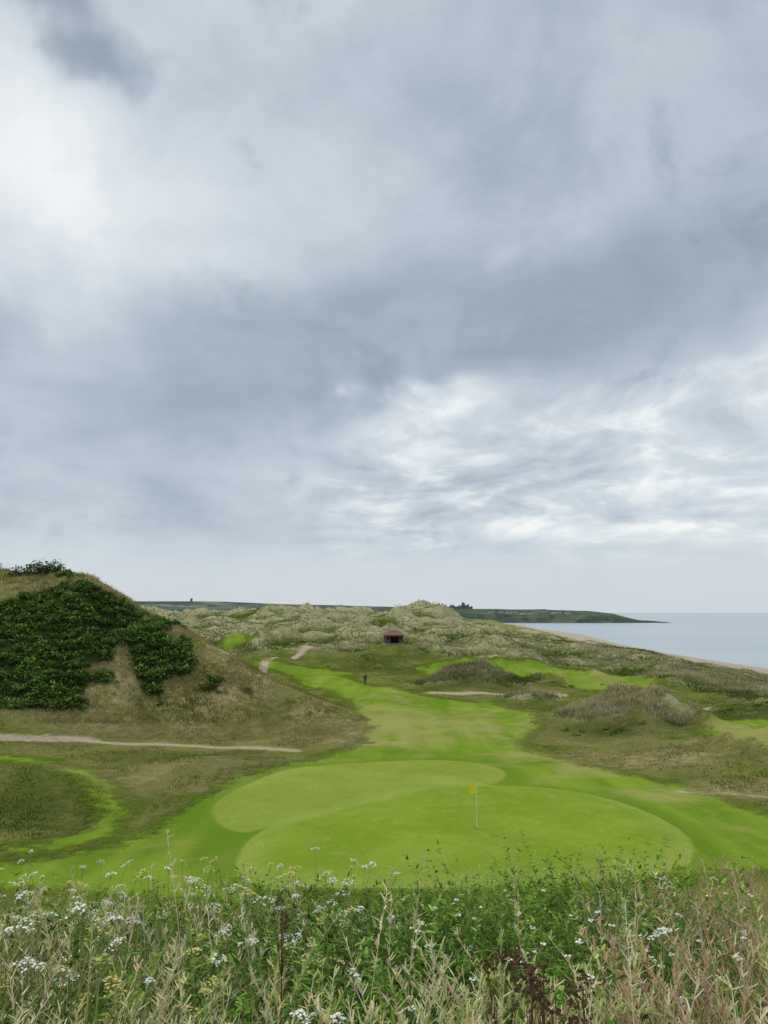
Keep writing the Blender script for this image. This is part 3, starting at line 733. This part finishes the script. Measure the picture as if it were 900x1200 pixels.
# village cottages along the shore
wallm = simple('harled_wall', (.5,.49,.47), .9, .1, 1); slate = simple('slate_roof', (.09,.095,.105), .7, .2, 1)
for i in range(11):
    X0 = 215+i*15+R.uniform(-4, 4); Y0 = 1512+R.uniform(-12, 26); Z0 = hh_(X0, Y0)
    e = empty('cottage', (X0, Y0, Z0-1), R.uniform(-.5, .5)); w, d, h = R.uniform(8, 13), 6, 4.6
    bm = bmesh.new(); box(bm, 0, 0, 0, w, d, h); part('walls', e, bm, wallm)
    bm = bmesh.new(); vs = [bm.verts.new(v) for v in [(-w/2-.3,-d/2-.4,h),(w/2+.3,-d/2-.4,h),(w/2+.3,d/2+.4,h),(-w/2-.3,d/2+.4,h),(-w/2-.3,0,h+2.8),(w/2+.3,0,h+2.8)]]
    for f in [(0,1,5,4),(1,2,5),(2,3,4,5),(3,0,4),(3,2,1,0)]: bm.faces.new([vs[k] for k in f])
    part('gable_roof', e, bm, slate)
    bm = bmesh.new(); box(bm, w/2-.6, 0, h+1.6, .8, .9, 2.2); part('chimney', e, bm, wallm)
    bm = bmesh.new()
    for k in (-.3, .3): box(bm, k*w, -d/2-.02, 1.6, 1, .08, 1.3)
    box(bm, 0, -d/2-.02, .8, 1, .08, 2.1); part('windows_and_door', e, bm, glass)
# fence posts on the left hill crest
e = empty('wire_fence', (0, 0, 0)); bm = bmesh.new(); pts = []
for i in range(9):
    X0 = -62+i*1.9; Y0 = 99.5+.15*i; Z0 = hz(X0, Y0); cyl(bm, X0, Y0, Z0-.2, .06, .05, 1.35, 8); pts.append((X0, Y0, Z0))
part('posts', e, bm, timber)
bm = bmesh.new()
for (a, b_) in zip(pts[:-1], pts[1:]):
    for hgt_ in (.45, .75, 1.05):
        v = [bm.verts.new((p[0], p[1]+o, p[2]+hgt_+q)) for p in (a, b_) for (o, q) in ((0,-.006),(0,.006))]
        bm.faces.new([v[0], v[1], v[3], v[2]])
part('wires', e, bm, simple('wire', (.2,.2,.2), .5))
# ------------------------------------------------------------------ sky
SUN_AZ, SUN_EL = math.radians(-40), math.radians(52)
w = bpy.data.worlds.new('World'); scene.world = w; w.use_nodes = True; w.name = 'sky'
try:
    w.cycles.sampling_method = 'MANUAL'; w.cycles.sample_map_resolution = 256
except Exception: pass
w.node_tree.nodes.clear(); t = NT(w.node_tree)
D = t.vm('NORMALIZE', t.new('ShaderNodeTexCoord').outputs['Generated'])
sp = t.new('ShaderNodeSeparateXYZ'); t.l.new(D, sp.inputs[0]); dx, dy, dz = sp.outputs
az0 = t.m('MULTIPLY', t.m('ARCTAN2', dx, dy), 57.2958); el0 = t.m('MULTIPLY', t.m('ARCSINE', dz), 57.2958)
wn = t.noise(D, 4.2, 4, .58).outputs['Color']; ws_ = t.new('ShaderNodeSeparateColor'); t.l.new(wn, ws_.inputs[0])
flatn = t.ss(0, 22, el0)
wa = t.m('MULTIPLY', t.m('SUBTRACT', ws_.outputs[0], .5), 20.); we = t.m('MULTIPLY', t.m('MULTIPLY', t.m('SUBTRACT', ws_.outputs[1], .5), 14.), t.m('MULTIPLY_ADD', flatn, .8, .2))
azh = t.m('MULTIPLY_ADD', wa, .6, az0); elh = t.m('MULTIPLY_ADD', we, .6, el0)
def G(a, e_, ra, re, rot, amp):
    c, s = math.cos(math.radians(rot)), math.sin(math.radians(rot))
    X_ = t.m('SUBTRACT', azh, a); Y_ = t.m('SUBTRACT', elh, e_)
    u = t.m('MULTIPLY_ADD', X_, c/ra, t.m('MULTIPLY', Y_, s/ra)); v = t.m('MULTIPLY_ADD', X_, -s/re, t.m('MULTIPLY', Y_, c/re))
    r2 = t.m('MULTIPLY_ADD', u, u, t.m('MULTIPLY', v, v))
    return t.m('MULTIPLY', t.m('EXPONENT', t.m('MULTIPLY', r2, -1)), amp)
k = t.m('DIVIDE', 1, t.m('ADD', t.m('MAXIMUM', dz, 0), .20))
pl = t.new('ShaderNodeCombineXYZ'); t.put(pl.inputs[0], t.m('MULTIPLY', dx, k)); t.put(pl.inputs[1], t.m('MULTIPLY', dy, k))
nW = t.noise(pl.outputs[0], 1.6, 1, .5).outputs['Color']
pw = t.vm('ADD', pl.outputs[0], t.vm('SCALE', nW, scale=.5))
nB = t.noise(pw, 4.0, 6, .56).outputs[0]
nC = t.noise(D, 4.0, 7, .58, .35).outputs[0]
L = .565
def add(*xs):
    global L
    for q in xs: L = t.m('ADD', L, q)
fine = t.m('SUBTRACT', nC, .5); fB = t.m('SUBTRACT', nB, .5)
def cloud(gs, nz, lo, hi):
    s = gs[0]
    for g in gs[1:]: s = t.m('ADD', s, g)
    return t.ss(lo, hi, t.m('ADD', s, t.m('MULTIPLY', fine, nz)))
scm = cloud([G(-22.5,36.0,5.6,2.0,4,1), G(-28.5,39.4,6,1.8,-6,1)], 3.6, .30, 1.15)
ltm = cloud([G(9.5,26.6,5,1.6,12,.8), G(-28,18.5,4,3,0,.8), G(16,31,1.5,4,-20,.6)], 2.0, .35, 1.1)
belt = cloud([G(12,22.6,28,5.4,6,1.0), G(-12,16.5,16,5.5,14,.75)], 1.9, .20, 1.10)
reg = t.m('MULTIPLY', t.ss(18.8, 17.0, elh), t.ss(-8, 0, azh))
low = t.ss(1.0, 6.5, el0)
add(G(-27,29,10,6.5,0,.36), G(-14,28,10,5,20,.08), G(20,32,18,8,0,-.07))
add(t.m('MULTIPLY', scm, -.38), t.m('MULTIPLY', ltm, .10), t.m('MULTIPLY', belt, -.20), t.m('MULTIPLY', fine, .62))
add(t.m('MULTIPLY', reg, .10))
add(t.m('MULTIPLY', t.m('MULTIPLY', fB, t.m('MULTIPLY_ADD', reg, .60, .22)), low))
wh = t.m('MULTIPLY', t.ss(.50, .66, nB), t.m('MULTIPLY', reg, low))
add(t.m('MULTIPLY', wh, .12))
add(G(16,6.0,15,.9,-3,.16), G(4,15.3,5,1.2,10,.10), G(-16,8.5,13,3,0,-.04))
add(t.m('MULTIPLY', t.ss(50, 75, el0), .35), t.m('MULTIPLY', t.ss(60, 120, t.m('ABSOLUTE', az0)), .15))
hz_ = t.ss(7.0, 2.5, el0)
L = t.m('ADD', t.m('MULTIPLY', L, t.m('MULTIPLY_ADD', hz_, -.85, 1)), t.m('MULTIPLY', hz_, .575))
cr = t.new('ShaderNodeValToRGB'); t.put(cr.inputs[0], L); el_ = cr.color_ramp.elements
el_[0].position = 0; el_[0].color = (.15,.185,.24,1); el_[1].position = 1; el_[1].color = (.92,.945,.94,1)
for p_, c_ in [(.25,(.27,.33,.395)),(.45,(.40,.47,.545)),(.60,(.55,.62,.685)),(.78,(.73,.785,.82))]:
    q = el_.new(p_); q.color = (*c_, 1)
bgc = t.new('ShaderNodeBackground'); t.l.new(cr.outputs[0], bgc.inputs[0])
t.put(bgc.inputs[1], t.m('ADD', 1.0, t.m('MULTIPLY', t.ss(48, 75, el0), 1.1)))
sk = t.new('ShaderNodeTexSky'); sk.sky_type = 'NISHITA'; sk.sun_disc = False; sk.sun_elevation = SUN_EL; sk.sun_rotation = SUN_AZ
bgs = t.new('ShaderNodeBackground'); t.l.new(sk.outputs[0], bgs.inputs[0]); bgs.inputs[1].default_value = .1
mx = t.new('ShaderNodeMixShader'); mx.inputs[0].default_value = .94
t.l.new(bgs.outputs[0], mx.inputs[1]); t.l.new(bgc.outputs[0], mx.inputs[2])
out = t.new('ShaderNodeOutputWorld'); t.l.new(mx.outputs[0], out.inputs[0])
# sun
sl = bpy.data.lights.new('sun', 'SUN'); sl.energy = 1.5; sl.angle = math.radians(10); sl.color = (1, .96, .9)
so = bpy.data.objects.new('sun', sl); COL.objects.link(so)
sd_ = Vector((math.sin(SUN_AZ)*math.cos(SUN_EL), math.cos(SUN_AZ)*math.cos(SUN_EL), math.sin(SUN_EL)))
so.rotation_euler = sd_.to_track_quat('Z', 'Y').to_euler()
# camera
cam = bpy.data.cameras.new('camera'); co = bpy.data.objects.new('camera', cam); COL.objects.link(co)
co.location = (0, 0, EYE); co.rotation_euler = (math.radians(97.55), 0, 0)
cam.sensor_fit = 'VERTICAL'; cam.sensor_height = 24; cam.lens = 17.8; cam.clip_start = .1; cam.clip_end = 120000
scene.camera = co
scene.view_settings.view_transform = 'Standard'; scene.view_settings.look = 'None'; scene.view_settings.exposure = 0
